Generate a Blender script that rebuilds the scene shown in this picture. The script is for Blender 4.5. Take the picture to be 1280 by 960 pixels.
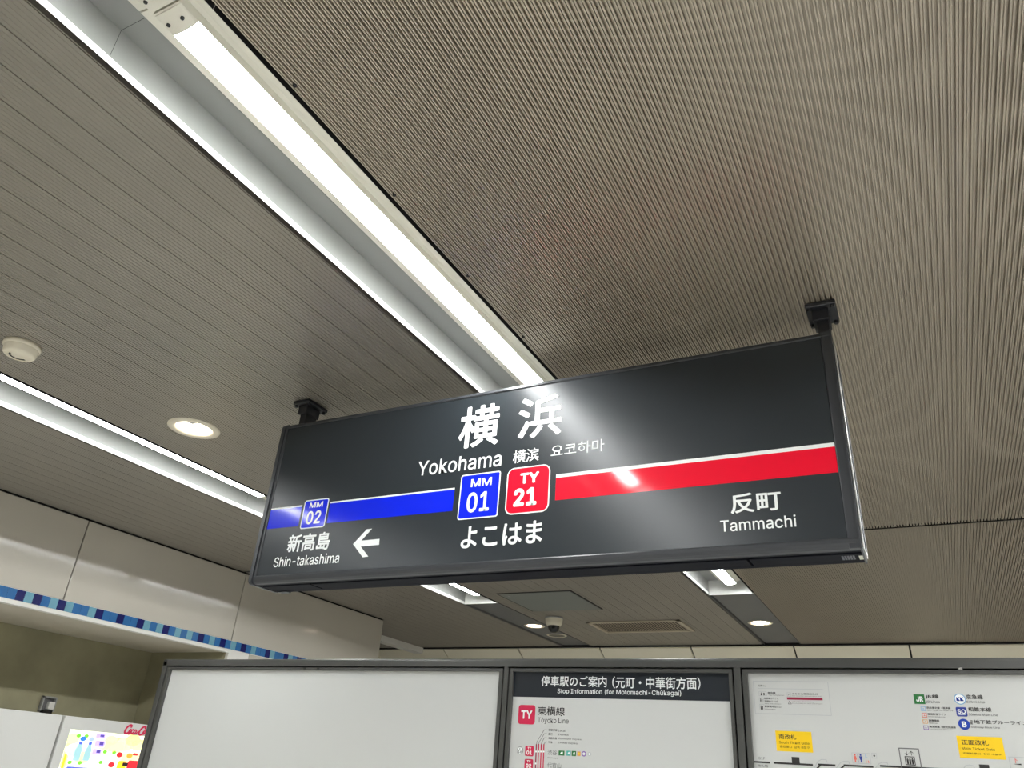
import bpy, bmesh, math, random
from mathutils import Vector, Matrix

random.seed(7)
for o in list(bpy.data.objects):
    bpy.data.objects.remove(o, do_unlink=True)
SC = bpy.context.scene
COL = SC.collection

# ------------------------------------------------------------------ camera, world, exposure
EYE = 1.65                     # height of the lens above the platform floor; all z below are relative to it
cam_data = bpy.data.cameras.new('camera')
cam_data.sensor_fit = 'HORIZONTAL'
cam_data.sensor_width = 36.0
cam_data.lens = 26.94
cam_data.clip_start = 0.02
cam = bpy.data.objects.new('camera', cam_data)
COL.objects.link(cam)
R = ((0.888898297524126, 0.4531140503196827, 0.06743496171573395),
     (-0.15608363616572615, 0.4379591674083131, -0.8853415534155745),
     (-0.430694456871685, 0.7764531055291808, 0.4600248468660091))
M = Matrix(((R[0][0], -R[1][0], -R[2][0], 0),
            (R[0][1], -R[1][1], -R[2][1], 0),
            (R[0][2], -R[1][2], -R[2][2], EYE),
            (0, 0, 0, 1)))
cam.matrix_world = M
SC.camera = cam

world = bpy.data.worlds.new('world')
SC.world = world
world.use_nodes = True
world.node_tree.nodes['Background'].inputs[0].default_value = (0.5, 0.5, 0.5, 1)
world.node_tree.nodes['Background'].inputs[1].default_value = 0.02

LAMP = 58.0                    # radiance of the LED diffusers
SPOT = 24.0                    # radiance of the downlight bulbs
vs = SC.view_settings
SC.display_settings.display_device = 'sRGB'
vs.view_transform = 'Standard'
vs.look = 'None'
vs.exposure = 0.0
vs.gamma = 1.0
vs.use_curve_mapping = False
SC.cycles.max_bounces = 10
SC.cycles.diffuse_bounces = 6
SC.cycles.use_denoising = True
SC.cycles.sample_clamp_indirect = 6.0

# ------------------------------------------------------------------ materials
def lin(c):
    return tuple(((v / 255) / 12.92 if v / 255 <= 0.04045 else ((v / 255 + 0.055) / 1.055) ** 2.4) for v in c)

def mat(name, rgb, rough=0.5, metal=0.0, coat=0.0, coat_rough=0.05, var=0.0, scale=8.0, bump=0.0, spec=0.5, stretch=(1, 1, 1), ior=1.5):
    m = bpy.data.materials.new(name)
    m.use_nodes = True
    nt = m.node_tree
    b = nt.nodes['Principled BSDF']
    c = lin(rgb)
    b.inputs['Base Color'].default_value = (*c, 1)
    b.inputs['Roughness'].default_value = rough
    b.inputs['Metallic'].default_value = metal
    b.inputs['IOR'].default_value = ior
    b.inputs['Specular IOR Level'].default_value = spec
    b.inputs['Coat Weight'].default_value = coat
    b.inputs['Coat Roughness'].default_value = coat_rough
    if var > 0 or bump > 0:
        tc = nt.nodes.new('ShaderNodeTexCoord')
        mp = nt.nodes.new('ShaderNodeMapping')
        mp.inputs['Scale'].default_value = stretch
        nz = nt.nodes.new('ShaderNodeTexNoise')
        nz.inputs['Scale'].default_value = scale
        nz.inputs['Detail'].default_value = 6
        nt.links.new(tc.outputs['Object'], mp.inputs['Vector'])
        nt.links.new(mp.outputs['Vector'], nz.inputs['Vector'])
        if var > 0:
            rp = nt.nodes.new('ShaderNodeValToRGB')
            rp.color_ramp.elements[0].position = 0.3
            rp.color_ramp.elements[1].position = 0.7
            rp.color_ramp.elements[0].color = (*[v * (1 - var) for v in c], 1)
            rp.color_ramp.elements[1].color = (*[min(1, v * (1 + var)) for v in c], 1)
            nt.links.new(nz.outputs['Fac'], rp.inputs['Fac'])
            nt.links.new(rp.outputs['Color'], b.inputs['Base Color'])
        if bump > 0:
            bp = nt.nodes.new('ShaderNodeBump')
            bp.inputs['Strength'].default_value = bump
            bp.inputs['Distance'].default_value = 0.002
            nt.links.new(nz.outputs['Fac'], bp.inputs['Height'])
            nt.links.new(bp.outputs['Normal'], b.inputs['Normal'])
    return m

def glow(name, rgb, strength):
    m = bpy.data.materials.new(name)
    m.use_nodes = True
    b = m.node_tree.nodes['Principled BSDF']
    c = lin(rgb)
    b.inputs['Base Color'].default_value = (*c, 1)
    b.inputs['Emission Color'].default_value = (*c, 1)
    b.inputs['Emission Strength'].default_value = strength
    return m

CEIL = mat('ceiling_aluminium_fine', (140, 134, 124), 0.36, metal=0.35, var=0.04, scale=3.0)
CEILR = mat('ceiling_aluminium_ribbed', (173, 163, 147), 0.34, metal=0.35, var=0.04, scale=3.0)
SLOT = mat('dark_gap', (14, 13, 13), 0.8)
TROUGH = mat('trough_grey', (132, 133, 130), 0.4, var=0.03, scale=2)
PLATE = mat('blanking_plate_grey', (104, 103, 103), 0.5, var=0.03, scale=2)
LIP = mat('trough_lip_lamplit', (226, 226, 222), 0.35, var=0.02, scale=3)  # whiter than the trough: lamplight along the edge is put into the colour
LAMPBODY = mat('lamp_body_white', (214, 210, 196), 0.35, var=0.02, scale=3)
LED = glow('led_diffuser', (249, 252, 252), LAMP)
BULB = glow('bulb_warm', (255, 240, 220), SPOT)
LENS = glow('lens_warm', (255, 232, 208), 12.0)
PANELW = mat('wall_enamel', (188, 182, 170), 0.4, coat=0.9, coat_rough=0.09, var=0.03, scale=1.5)
WHITEW = mat('wall_white_panel', (228, 226, 220), 0.35, var=0.02, scale=2)
CREAM = mat('sloped_cream_panel', (250, 243, 222), 0.45, var=0.03, scale=1.5)
CONC = mat('concrete', (152, 147, 120), 0.85, var=0.2, scale=3.0, bump=0.5)
SOFF = mat('soffit_grey', (206, 198, 182), 0.55, var=0.04, scale=2)
TILE_M = mat('tile_mid_blue', (48, 104, 160), 0.15, var=0.06, scale=30)
TILE_N = mat('tile_navy', (18, 24, 92), 0.15, var=0.06, scale=30)
TILE_L = mat('tile_teal', (110, 160, 180), 0.15, var=0.06, scale=30)
FLOORM = mat('platform_floor', (230, 229, 226), 0.4, var=0.08, scale=1.2)
FARW = mat('far_wall_paint', (220, 218, 212), 0.6, var=0.06, scale=1.2)
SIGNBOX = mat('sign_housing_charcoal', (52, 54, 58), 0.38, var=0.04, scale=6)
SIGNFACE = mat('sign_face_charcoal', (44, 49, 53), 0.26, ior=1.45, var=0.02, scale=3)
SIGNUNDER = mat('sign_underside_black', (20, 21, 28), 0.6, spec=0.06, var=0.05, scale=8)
SIGNPOLE = mat('pole_black', (30, 31, 36), 0.45, var=0.05, scale=8)
ALU = mat('end_cap_aluminium', (205, 205, 203), 0.3, metal=0.6, var=0.05, scale=5)
WHITE = mat('print_white', (238, 241, 240), 0.45)
BLUE = mat('print_blue', (4, 34, 222), 0.5, spec=0.1, coat=0.7, coat_rough=0.10)
RED = mat('print_red', (234, 2, 44), 0.5, spec=0.1, coat=0.7, coat_rough=0.07)
STICK = mat('sticker_cream', (205, 206, 190), 0.6)
STICKG = mat('sticker_grey', (96, 97, 104), 0.6)
BFRAME = mat('board_frame_grey', (82, 82, 80), 0.34, metal=0.3, var=0.04, scale=5)
SHEET = mat('board_sheet_white', (204, 205, 203), 0.4, coat=0.6, coat_rough=0.03, var=0.01, scale=1)
NAVY = mat('header_navy', (24, 31, 40), 0.4, coat=0.5)
INK = mat('print_black', (44, 42, 42), 0.5)
GREYINK = mat('print_grey', (98, 98, 100), 0.5)
PALE = mat('print_pale_grey', (178, 180, 184), 0.5)
CRIM = mat('print_crimson', (208, 28, 76), 0.45)
MAROON = mat('print_maroon', (150, 24, 62), 0.5)
YELLOW = mat('print_yellow', (250, 206, 8), 0.45)
BROWN = mat('print_brown', (92, 68, 10), 0.5)
GREEN = mat('print_green', (40, 116, 58), 0.45)
TEAL = mat('print_teal', (76, 178, 168), 0.45)
ORANGE = mat('print_orange', (228, 168, 96), 0.45)
PURPLE = mat('print_purple', (132, 92, 176), 0.45)
SKYB = mat('print_sky_blue', (120, 172, 214), 0.45)
DBLUE = mat('print_deep_blue', (16, 60, 168), 0.45)
SOBLUE = mat('print_royal_blue', (44, 62, 152), 0.45)
SALMON = mat('print_salmon', (232, 118, 104), 0.45)
CREAMP = mat('detector_cream', (222, 214, 194), 0.45, var=0.02, scale=10)
BLACKP = mat('black_plastic', (18, 18, 19), 0.25)
HATCH = mat('hatch_grey_green', (116, 120, 115), 0.5, var=0.03, scale=3)
GRILLE = mat('grille_beige', (190, 180, 160), 0.5, var=0.03, scale=6)
GRILLED = mat('grille_slat_brown', (158, 146, 126), 0.6)
VEND = mat('machine_white', (208, 208, 205), 0.35, var=0.02, scale=2)
VSEAM = mat('machine_edge_grey', (150, 150, 148), 0.5)
STEEL = mat('latch_steel', (215, 215, 212), 0.25, metal=0.9)

# ------------------------------------------------------------------ geometry helpers
def empty(name, loc, label=None, cat=None, group=None):
    o = bpy.data.objects.new(name, None)
    COL.objects.link(o)
    o.location = (loc[0], loc[1], loc[2] + EYE)
    o.empty_display_size = 0.1
    tag(o, label, cat, group)
    return o

def tag(o, label=None, cat=None, group=None, kind=None):
    if label: o['label'] = label
    if cat: o['category'] = cat
    if group: o['group'] = group
    if kind: o['kind'] = kind
    return o

def root_of(o):
    while o.parent: o = o.parent
    return o

class MB:
    def __init__(self):
        self.v = []; self.f = []; self.m = []; self.mats = []; self.smooth = []
    def mi(self, m):
        if m not in self.mats: self.mats.append(m)
        return self.mats.index(m)
    def add(self, vs_, fs, m, smooth=False):
        b = len(self.v); k = self.mi(m)
        self.v += [tuple(p) for p in vs_]
        for f in fs:
            self.f.append([b + i for i in f]); self.m.append(k); self.smooth.append(smooth)
        return self
    def box(self, x0, x1, y0, y1, z0, z1, m):
        v = [(x, y, z) for z in (z0, z1) for y in (y0, y1) for x in (x0, x1)]
        return self.add(v, [(0, 2, 3, 1), (4, 5, 7, 6), (0, 1, 5, 4), (2, 6, 7, 3), (0, 4, 6, 2), (1, 3, 7, 5)], m)
    def bevbox(self, x0, x1, y0, y1, z0, z1, m, r=0.004, seg=2):
        bm = bmesh.new()
        bmesh.ops.create_cube(bm, size=1)
        for v in bm.verts:
            v.co = Vector(((x0 + x1) / 2 + v.co.x * (x1 - x0), (y0 + y1) / 2 + v.co.y * (y1 - y0), (z0 + z1) / 2 + v.co.z * (z1 - z0)))
        bmesh.ops.bevel(bm, geom=bm.edges[:], offset=r, segments=seg, profile=0.5, affect='EDGES')
        bm.verts.index_update()
        self.add([v.co[:] for v in bm.verts], [[v.index for v in f.verts] for f in bm.faces], m)
        bm.free(); return self
    def poly(self, pts, m):                    # one flat polygon
        return self.add(pts, [list(range(len(pts)))], m)
    def prism(self, pts, axis, a, b, m, smooth=False, caps=True):
        # closed profile pts (2D) extruded along axis from a to b; axis 'y' -> (x,z); 'x' -> (y,z); 'z' -> (x,y)
        n = len(pts)
        def P(p, t):
            return {'y': (p[0], t, p[1]), 'x': (t, p[0], p[1]), 'z': (p[0], p[1], t)}[axis]
        v = [P(p, a) for p in pts] + [P(p, b) for p in pts]
        fs = [(i, (i + 1) % n, n + (i + 1) % n, n + i) for i in range(n)]
        self.add(v, fs, m, smooth)
        if caps: self.add(v, [list(range(n - 1, -1, -1)), list(range(n, 2 * n))], m)
        return self
    def strip(self, pts, axis, a, b, m):       # open profile extruded
        n = len(pts)
        def P(p, t):
            return {'y': (p[0], t, p[1]), 'x': (t, p[0], p[1])}[axis]
        v = [P(p, a) for p in pts] + [P(p, b) for p in pts]
        return self.add(v, [(i, i + 1, n + i + 1, n + i) for i in range(n - 1)], m)
    def lathe(self, prof, cx, cy, m, seg=48, smooth=True, a0=0, a1=2 * math.pi):
        # prof: list of (r, z)
        full = abs(a1 - a0 - 2 * math.pi) < 1e-6
        k = seg if full else seg + 1
        v = []
        for i in range(k):
            a = a0 + (a1 - a0) * i / seg
            for r, z in prof: v.append((cx + r * math.cos(a), cy + r * math.sin(a), z))
        n = len(prof); fs = []
        for i in range(seg):
            j = (i + 1) % k
            for q in range(n - 1):
                fs.append((i * n + q, j * n + q, j * n + q + 1, i * n + q + 1))
        return self.add(v, fs, m, smooth)
    def build(self, name, parent=None, label=None, weld=False):
        if parent is None:
            xs = [p[0] for p in self.v]; ys = [p[1] for p in self.v]; zs = [p[2] for p in self.v]
            loc = Vector(((min(xs) + max(xs)) / 2, (min(ys) + max(ys)) / 2, min(zs)))
        else:
            loc = Vector(root_of(parent).location) - Vector((0, 0, EYE))
        me = bpy.data.meshes.new(name)
        me.from_pydata([(p[0] - loc.x, p[1] - loc.y, p[2] - loc.z) for p in self.v], [], self.f)
        for m in self.mats: me.materials.append(m)
        for p, k, s in zip(me.polygons, self.m, self.smooth):
            p.material_index = k; p.use_smooth = s
        me.update()
        if weld:
            bm = bmesh.new(); bm.from_mesh(me)
            bmesh.ops.remove_doubles(bm, verts=bm.verts, dist=1e-6)
            bmesh.ops.recalc_face_normals(bm, faces=bm.faces)
            bm.to_mesh(me); bm.free()
        o = bpy.data.objects.new(name, me)
        COL.objects.link(o)
        if parent is None:
            o.location = (loc.x, loc.y, loc.z + EYE)
        else:
            o.parent = parent
        if label: o['label'] = label
        return o

def struct(mb, name, **k):
    o = mb.build(name, **k)
    o['kind'] = 'structure'
    return o

# flat print on an upright plane: 'F' = plane facing -Y at depth d (u = X), 'L' = plane facing +X at X = d (u = Y)
def P3(plane, d, u, z):
    return (u, d, z) if plane == 'F' else (d, u, z)

def rounded(u0, u1, z0, z1, r, n=6):
    pts = []
    for cu, cz, a in ((u1 - r, z0 + r, -90), (u1 - r, z1 - r, 0), (u0 + r, z1 - r, 90), (u0 + r, z0 + r, 180)):
        for i in range(n + 1):
            t = math.radians(a + 90 * i / n)
            pts.append((cu + r * math.cos(t), cz + r * math.sin(t)))
    return pts

def flat(mb, plane, d, pts, m):
    mb.poly([P3(plane, d, u, z) for u, z in pts], m); return mb

def stroke(mb, plane, d, pts, w, m):           # a polyline of constant width
    for i_, ((a, b), (c, e)) in enumerate(zip(pts[:-1], pts[1:])):
        dd = d + (-4e-6 if plane == 'F' else 4e-6) * (i_ % 40)
        du, dz = c - a, e - b
        L = math.hypot(du, dz) or 1
        nu, nz = -dz / L * w / 2, du / L * w / 2
        eu, ez = du / L * w * 0.3, dz / L * w * 0.3
        flat(mb, plane, dd, [(a - eu + nu, b - ez + nz), (a - eu - nu, b - ez - nz), (c + eu - nu, e + ez - nz), (c + eu + nu, e + ez + nz)], m)
    return mb

def disc_pts(u, z, r, n=24, rz=None):
    rz = rz or r
    return [(u + r * math.cos(2 * math.pi * i / n), z + rz * math.sin(2 * math.pi * i / n)) for i in range(n)]

try:                                            # the sans-serif that ships inside Blender
    FONT = bpy.data.fonts.load(bpy.utils.system_resource('DATAFILES', path='fonts') + '/Inter.woff2')
except Exception:
    FONT = None
def text(name, s, plane, d, u0, u1, z0, z1, m, parent, bold=0.0, res=3, label=None):
    cu = bpy.data.curves.new('lettering', 'FONT')
    cu.body = s; cu.font = (FONT if FONT and all(ord(ch) < 0x250 for ch in s) else cu.font); cu.size = 1.0; cu.resolution_u = res; cu.fill_mode = 'FRONT'
    t = bpy.data.objects.new('lettering', cu)
    COL.objects.link(t)
    dg = bpy.context.evaluated_depsgraph_get(); dg.update()
    me = bpy.data.meshes.new_from_object(t.evaluated_get(dg))
    bpy.data.objects.remove(t, do_unlink=True); bpy.data.curves.remove(cu)
    xs = [v.co.x for v in me.vertices]; ys = [v.co.y for v in me.vertices]
    ax, bx, ay, by = min(xs), max(xs), min(ys), max(ys)
    if bold > 0:                    # heavier weight: the glyphs printed again a hair to each side
        V0 = [v.co.copy() for v in me.vertices]; F0 = [list(p.vertices) for p in me.polygons]
        V, F = [], []
        for k_ in range(8):
            dx, dy = bold * math.cos(k_ * math.pi / 4), bold * math.sin(k_ * math.pi / 4)
            b_ = len(V); V += [(v.x + dx, v.y + dy, k_) for v in V0]; F += [[b_ + q for q in f] for f in F0]
        bpy.data.meshes.remove(me); me = bpy.data.meshes.new(name); me.from_pydata(V, [], F)
        xs = [v[0] for v in V]; ys = [v[1] for v in V]; ax, bx, ay, by = min(xs), max(xs), min(ys), max(ys)
    off = Vector(root_of(parent).location) - Vector((0, 0, EYE))
    for v in me.vertices:
        u = u0 + (v.co.x - ax) / (bx - ax) * (u1 - u0)
        z = z0 + (v.co.y - ay) / (by - ay) * (z1 - z0)
        v.co = Vector(P3(plane, d - (v.co.z * 1e-5 if plane == 'F' else 0), u, z)) - off
    me.materials.clear(); me.materials.append(m)
    me.name = name
    o = bpy.data.objects.new(name, me); COL.objects.link(o); o.parent = parent
    if label: o['label'] = label
    return o

def copy_tree(o, parent=None):
    c = o.copy(); COL.objects.link(c)
    if parent is not None: c.parent = parent
    for ch in list(o.children): copy_tree(ch, c)
    return c

# ------------------------------------------------------------------ the shell
ZC = 1.35                       # ceiling underside
T1 = (-1.42, -1.09)             # lamp troughs
T2 = (-3.56, -3.23)
T3 = (.74, 1.07)               # two added troughs out of view; their lamps lift the bounce light
T4 = (2.88, 3.21)
YF, YN = 8.0, -4.0              # far and near end of the modelled hall
YJ = 4.47                       # cross joint of the ceiling boards

struct(MB().box(-8.0, 5.2, YN - .2, 12.0, -EYE - .1, -EYE, FLOORM), 'floor')

DLX, DLY = -2.866, 2.175
def ribbed(x0, x1, y0, y1, xs=None, fine=True):
    pitch = 0.0149; n_panel = 7
    xs = x0 if xs is None else xs
    i = math.ceil((x0 - xs) / pitch - 1e-6); x = xs + i * pitch
    pts = [(x0, ZC + .02), (x0, ZC)]
    while x + pitch < x1:
        e = x + pitch; i += 1
        if not fine:                # twin ridge, narrow slot between, broad groove after
            pts += [(x + .0032, ZC), (x + .0036, ZC + .004), (x + .0054, ZC + .004), (x + .0058, ZC), (x + .0090, ZC), (x + .0094, ZC + .011), (e - .0004, ZC + .011), (e, ZC)]
        elif i % n_panel == 0:      # board joint every seventh rib
            pts += [(x + .0106, ZC), (x + .0108, ZC + .012), (x + .0124, ZC + .012), (x + .0126, ZC + .0014), (e - .0010, ZC + .0014), (e, ZC)]
        else:
            pts += [(x + .0108, ZC), (x + .0118, ZC + .0015), (e - .0010, ZC + .0015), (e, ZC)]
        x = e
    pts += [(x1, ZC), (x1, ZC + .02)]
    return MB().strip(pts, 'y', y0, y1, CEIL if fine else CEILR)

spans = {'ceiling_right': (T1[1] + .011, T3[0] - .012), 'ceiling_right_outer': (T3[1] + .02, T4[0] - .012), 'ceiling_right_edge': (T4[1] + .02, 4.6), 'ceiling_center': (T2[1] + .020, T1[0] - .015), 'ceiling_left': (-4.80, T2[0] - .015)}
for nm, (a, b) in spans.items():
    if nm == 'ceiling_center':          # square cut-out for the deep downlight, covered by its trim ring
        mb = ribbed(a, b, YN, DLY - .082)
        for q in (ribbed(a, DLX - .082, DLY - .082, DLY + .082, a), ribbed(DLX + .082, b, DLY - .082, DLY + .082, a), ribbed(a, b, DLY + .082, YJ - .012)):
            mb.add(q.v, q.f, CEIL)
    else:
        mb = ribbed(a, b, YN, YJ - .012, fine='right' not in nm)
    m2 = ribbed(a, b, YJ + .012, YF, fine='right' not in nm)
    mb.add(m2.v, m2.f, m2.mats[0])
    struct(mb, nm)
mb = ribbed(-7.9, -4.80, 6.40, YF)
struct(mb, 'ceiling_beyond_wall')
# dark plenum behind the boards (closes every gap)
struct(MB().box(-8.0, 5.2, YN, YF + .02, 1.50, 1.56, SLOT), 'ceiling_plenum')
mb = MB()
for ta, tb in (T1, T2, T3, T4):
    for a, b in ((ta - .03, ta - .003), (tb + .003, tb + .036)): mb.box(a, b, YN, YF, ZC + .018, ZC + .026, SLOT)
mb.box(-4.8, 4.6, YJ - .05, YJ + .05, ZC + .020, ZC + .024, SLOT)
mb.box(-4.8, 4.6, YJ + .008, YJ + .0115, ZC + .0005, ZC + .020, SLOT)
struct(mb, 'trim_1')
# little fixing screws along the dark edge of the right trough
mb = MB()
for y in (.43, .82, 1.21, 1.60, 1.98, 2.4, 2.8, 3.2, 3.6, 4.0):
    mb.lathe([(0, ZC - .003), (.005, ZC - .002), (.005, ZC + .006)], T1[1] + .022, y, BLACKP, seg=12)
struct(mb, 'trim_2')

# lamp troughs, one folded sheet per 2.6 m module
def trough(xa, xb, y0, y1, end=False):
    zt = 1.459
    mb = MB()
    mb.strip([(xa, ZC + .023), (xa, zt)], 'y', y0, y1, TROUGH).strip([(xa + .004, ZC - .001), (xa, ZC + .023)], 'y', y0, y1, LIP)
    mb.strip([(xa, zt), (xb, zt)], 'y', y0, y1, TROUGH)
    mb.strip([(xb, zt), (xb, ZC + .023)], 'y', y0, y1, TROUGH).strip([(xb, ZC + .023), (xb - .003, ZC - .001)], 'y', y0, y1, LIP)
    mb.strip([(xa + .003, ZC - .001), (xa - .002, ZC + .023), (xa - .002, zt + .002), (xb + .002, zt + .002), (xb + .002, ZC + .023), (xb - .002, ZC - .001)], 'y', y0, y1, SLOT)
    if end:
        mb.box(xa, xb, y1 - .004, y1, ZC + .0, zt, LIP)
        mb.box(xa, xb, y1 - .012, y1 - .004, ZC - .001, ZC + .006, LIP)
    return mb
k = 3
for xa, xb in (T1, T2, T3, T4):
    for y0, y1 in ((-4.0, -2.0005), (-1.9995, .600), (.601, 3.2065), (3.2075, 5.87)):
        struct(trough(xa, xb, y0, y1, end=y1 > 5), 'trim_%d' % k); k += 1
    # grey blanking plate that carries the trough line on to the end of the ceiling
    mb = MB().box(xa + .012, xb - .002, 5.872, YF, ZC + .012, ZC + .018, PLATE)
    mb.box(xa - .004, xa + .002, 5.872, YF, ZC - .001, ZC + .03, PLATE).box(xb - .001, xb + .004, 5.872, YF, ZC - .001, ZC + .03, PLATE)
    struct(mb, 'trim_%d' % k); k += 1

# end of the ceiling: dark shadow gap, then the cream boards sloping down, 1 m wide each
struct(MB().box(-8, 4.6, YF, YF + .05, ZC - .012, ZC + .15, SLOT), 'trim_%d' % k); k += 1
mb = MB()
xs = [-8.1, -7.08, -6.1, -5.105, -4.118, -3.14, -2.155, -1.158, -.16, .84, 1.84, 2.84, 3.84, 4.84]
KS = 0.55
for a, b in zip(xs[:-1], xs[1:]):
    a += .008; b -= .008
    v = []
    for dz in (0, .02):
        for y in (YF + .03, YF + 2.2):
            for x in (a, b):
                v.append((x, y, ZC - .022 - (y - YF - .03) * KS + dz))
    mb.add(v, [(0, 1, 3, 2), (4, 6, 7, 5), (0, 4, 5, 1), (2, 3, 7, 6), (0, 2, 6, 4), (1, 5, 7, 3)], CREAM)
struct(mb, 'ceiling_slope')
mb = MB()
mb.add([(-8.1, YF + .03, ZC + .02), (5, YF + .03, ZC + .02), (5, YF + 2.2, ZC + .02 - 2.17 * KS), (-8.1, YF + 2.2, ZC + .02 - 2.17 * KS)], [(0, 1, 2, 3)], SLOT)
struct(mb, 'ceiling_slope_backing')
struct(MB().box(-8.1, 5.2, YF + 2.2, YF + 2.3, -EYE, 1.5, FARW), 'wall_far')
struct(MB().box(4.6, 4.8, YN, YF + 2.2, -EYE, 1.5, FARW), 'wall_right')
struct(MB().box(-8.1, 5.2, YN - .1, YN, -EYE, 1.5, FARW), 'wall_near')
struct(MB().box(-8.2, -8.0, 4.6, YF + 2.2, -EYE, 1.5, FARW), 'wall_far_left')

# left wall: bulkhead of enamel panels, tile band, lip, soffit and the concrete recess
XW = -4.79
mb = MB()
for a, b in ((-4.0, -1.24), (-1.24, .19), (.19, 1.62), (1.62, 3.055), (3.055, 4.487), (4.487, 6.38)):
    mb.bevbox(XW - .02, XW, a + .004, b - .004, .824, ZC - .014, PANELW, r=.002, seg=1)
mb.box(XW - .06, XW - .012, -4.0, 6.37, .80, 1.5, SLOT)
mb.box(XW - .4, XW - .021, 6.36, 6.378, -EYE, ZC - .01, PANELW)
struct(mb, 'wall_left')
mb = MB()
seq = 'nlnmlnlmmlnmmnmmnlmlnmlmlmnmlmnm'
w = .0541; y = 4.487 - w * len(seq)
rep = 'mmlnmlmnmmln'
yy = y; i = 0
tiles = []
while yy > -4.0:
    yy -= w; tiles.append((yy, rep[i % len(rep)])); i += 1
tiles += [(y + w * j, c) for j, c in enumerate(seq)]
tail = 'lmnmlmmnlmmnlmnmlmmnmlnmmlnmmnlmnmm'
tiles += [(4.489 + w * j, c) for j, c in enumerate(tail)]
for a, c in tiles:
    mb.box(XW - .012, XW + .001, a + .0008, a + w - .0008, .760, .8215, {'m': TILE_M, 'n': TILE_N, 'l': TILE_L}[c])
mb.box(XW - .03, XW - .0015, -4.0, 6.38, .755, .824, WHITEW)
struct(mb, 'trim_%d' % k); k += 1
mb = MB().bevbox(XW - .05, XW + .002, -4.0, 4.487, .733, .757, WHITEW, r=.003)
struct(mb, 'trim_%d' % k); k += 1
struct(MB().box(-5.66, XW - .04, -4.0, 4.50, .737, .76, SOFF), 'soffit')
mb = MB().box(-5.80, -5.64, -4.0, 4.64, -EYE, 1.5, CONC)
struct(mb, 'wall_recess_back')
mb = MB().box(-5.64, XW - .03, 4.48, 4.60, -EYE, .80, CONC)
struct(mb, 'wall_recess_end')
mb = MB().box(XW - .03, XW - .002, 4.487, 4.700, -EYE, .755, WHITEW)
mb.box(XW - .03, XW - .004, 4.705, 6.38, -EYE, .755, PANELW)
struct(mb, 'wall_left_lower')
# bulkhead further left behind the end of the wall
mb = MB().box(-5.50, -5.37, 6.9, YF, ZC - .065, ZC - .004, WHITEW)
struct(mb, 'trim_%d' % k); k += 1
struct(MB().box(-5.9, -5.8, 4.64, 6.6, -EYE, 1.5, FARW), 'wall_left_return')

# ------------------------------------------------------------------ LED batten lamps
def lamp_mesh(root, L=2.604):
    x, y, z = root.location.x, root.location.y, root.location.z - EYE
    p = [(x - .100, z), (x - .100, z - .014), (x - .094, z - .020), (x - .050, z - .028), (x - .040, z - .034), (x - .039, z - .0560), (x + .039, z - .0560), (x + .040, z - .034), (x + .050, z - .028), (x + .094, z - .020), (x + .100, z - .014), (x + .100, z)]
    MB().prism(p, 'y', y + .002, y + L - .002, LAMPBODY).build('body', root)
    def arc(hw, z0, h, n=12):
        return [(x + hw * math.cos(math.pi + math.pi * i / n), z0 + h * math.sin(math.pi + math.pi * i / n)) for i in range(n + 1)]
    MB().prism(arc(.0385, z - .0560, .011), 'y', y + .055, y + L - .055, LED, smooth=True).build('diffuser', root, label='glowing white LED diffuser')
    for a, b, s in ((y + .006, y + .0545, 1), (y + L - .0545, y + L - .006, -1)):
        mb = MB()
        pr = arc(.0395, z - .0561, .012)
        c0, c1 = (a, b) if s > 0 else (b, a)
        # tapered end cap: low at the outer end, full section at the diffuser
        n = len(pr)
        low = [(q[0], z - .0561 + (q[1] - z + .0561) * .35) for q in pr]
        v = [(q[0], c0, q[1]) for q in low] + [(q[0], c0 + s * .018, z - .0561 + (q[1] - z + .0561) * .8) for q in pr] + [(q[0], c1, q[1]) for q in pr]
        f = []
        for r_ in range(2):
            for i in range(n - 1): f.append((r_ * n + i, r_ * n + i + 1, (r_ + 1) * n + i + 1, (r_ + 1) * n + i))
        mb.add(v, f, LAMPBODY, True); mb.poly(v[:n], LAMPBODY); mb.poly(v[2 * n:], LAMPBODY)
        cap = mb.build('end_cap', root)
        for dx in (-.021, .021):
            yc = c0 + s * .024
            MB().lathe([(0, z - .0682), (.0042, z - .0682), (.0046, z - .0625)], x + dx, yc, BLACKP, seg=12).build('screw', cap)
lamp_spots = [
    (-1.225, .577, 'long white LED batten in the right ceiling trough, fully visible above the station sign'),
    (-1.225, -2.027, 'short lit stub of LED batten cut off by the top edge, butting the long batten'),
    (-1.225, 3.181, 'white LED batten end glowing below the right half of the station sign'),
    (-3.365, .577, 'white LED batten seen as a bright strip in the left trough beside the sign'),
    (-3.365, -2.027, 'white LED batten running off the left edge in the left ceiling trough'),
    (-3.365, 3.181, 'white LED batten end glowing below the left half of the station sign'),
]
for xl, side in ((.935, 'middle'), (3.075, 'outer')):  # added battens out of view, to brighten floor and ceiling
    for yl, where in ((-2.027, 'behind the photographer'), (.577, 'overhead'), (3.181, 'level with the notice board')):
        lamp_spots.append((xl, yl, 'added white LED batten, out of view, in the %s trough right of the sign, %s' % (side, where)))
lamp0 = None
for x, y, lab in lamp_spots:
    if lamp0 is None:
        lamp0 = empty('batten_lamp', (x, y, 1.4575), lab, 'lamp', 'LED battens in the ceiling troughs')
        lamp_mesh(lamp0)
    else:
        c = copy_tree(lamp0); c.location = (x, y, 1.4575 + EYE); c['label'] = lab

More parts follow.
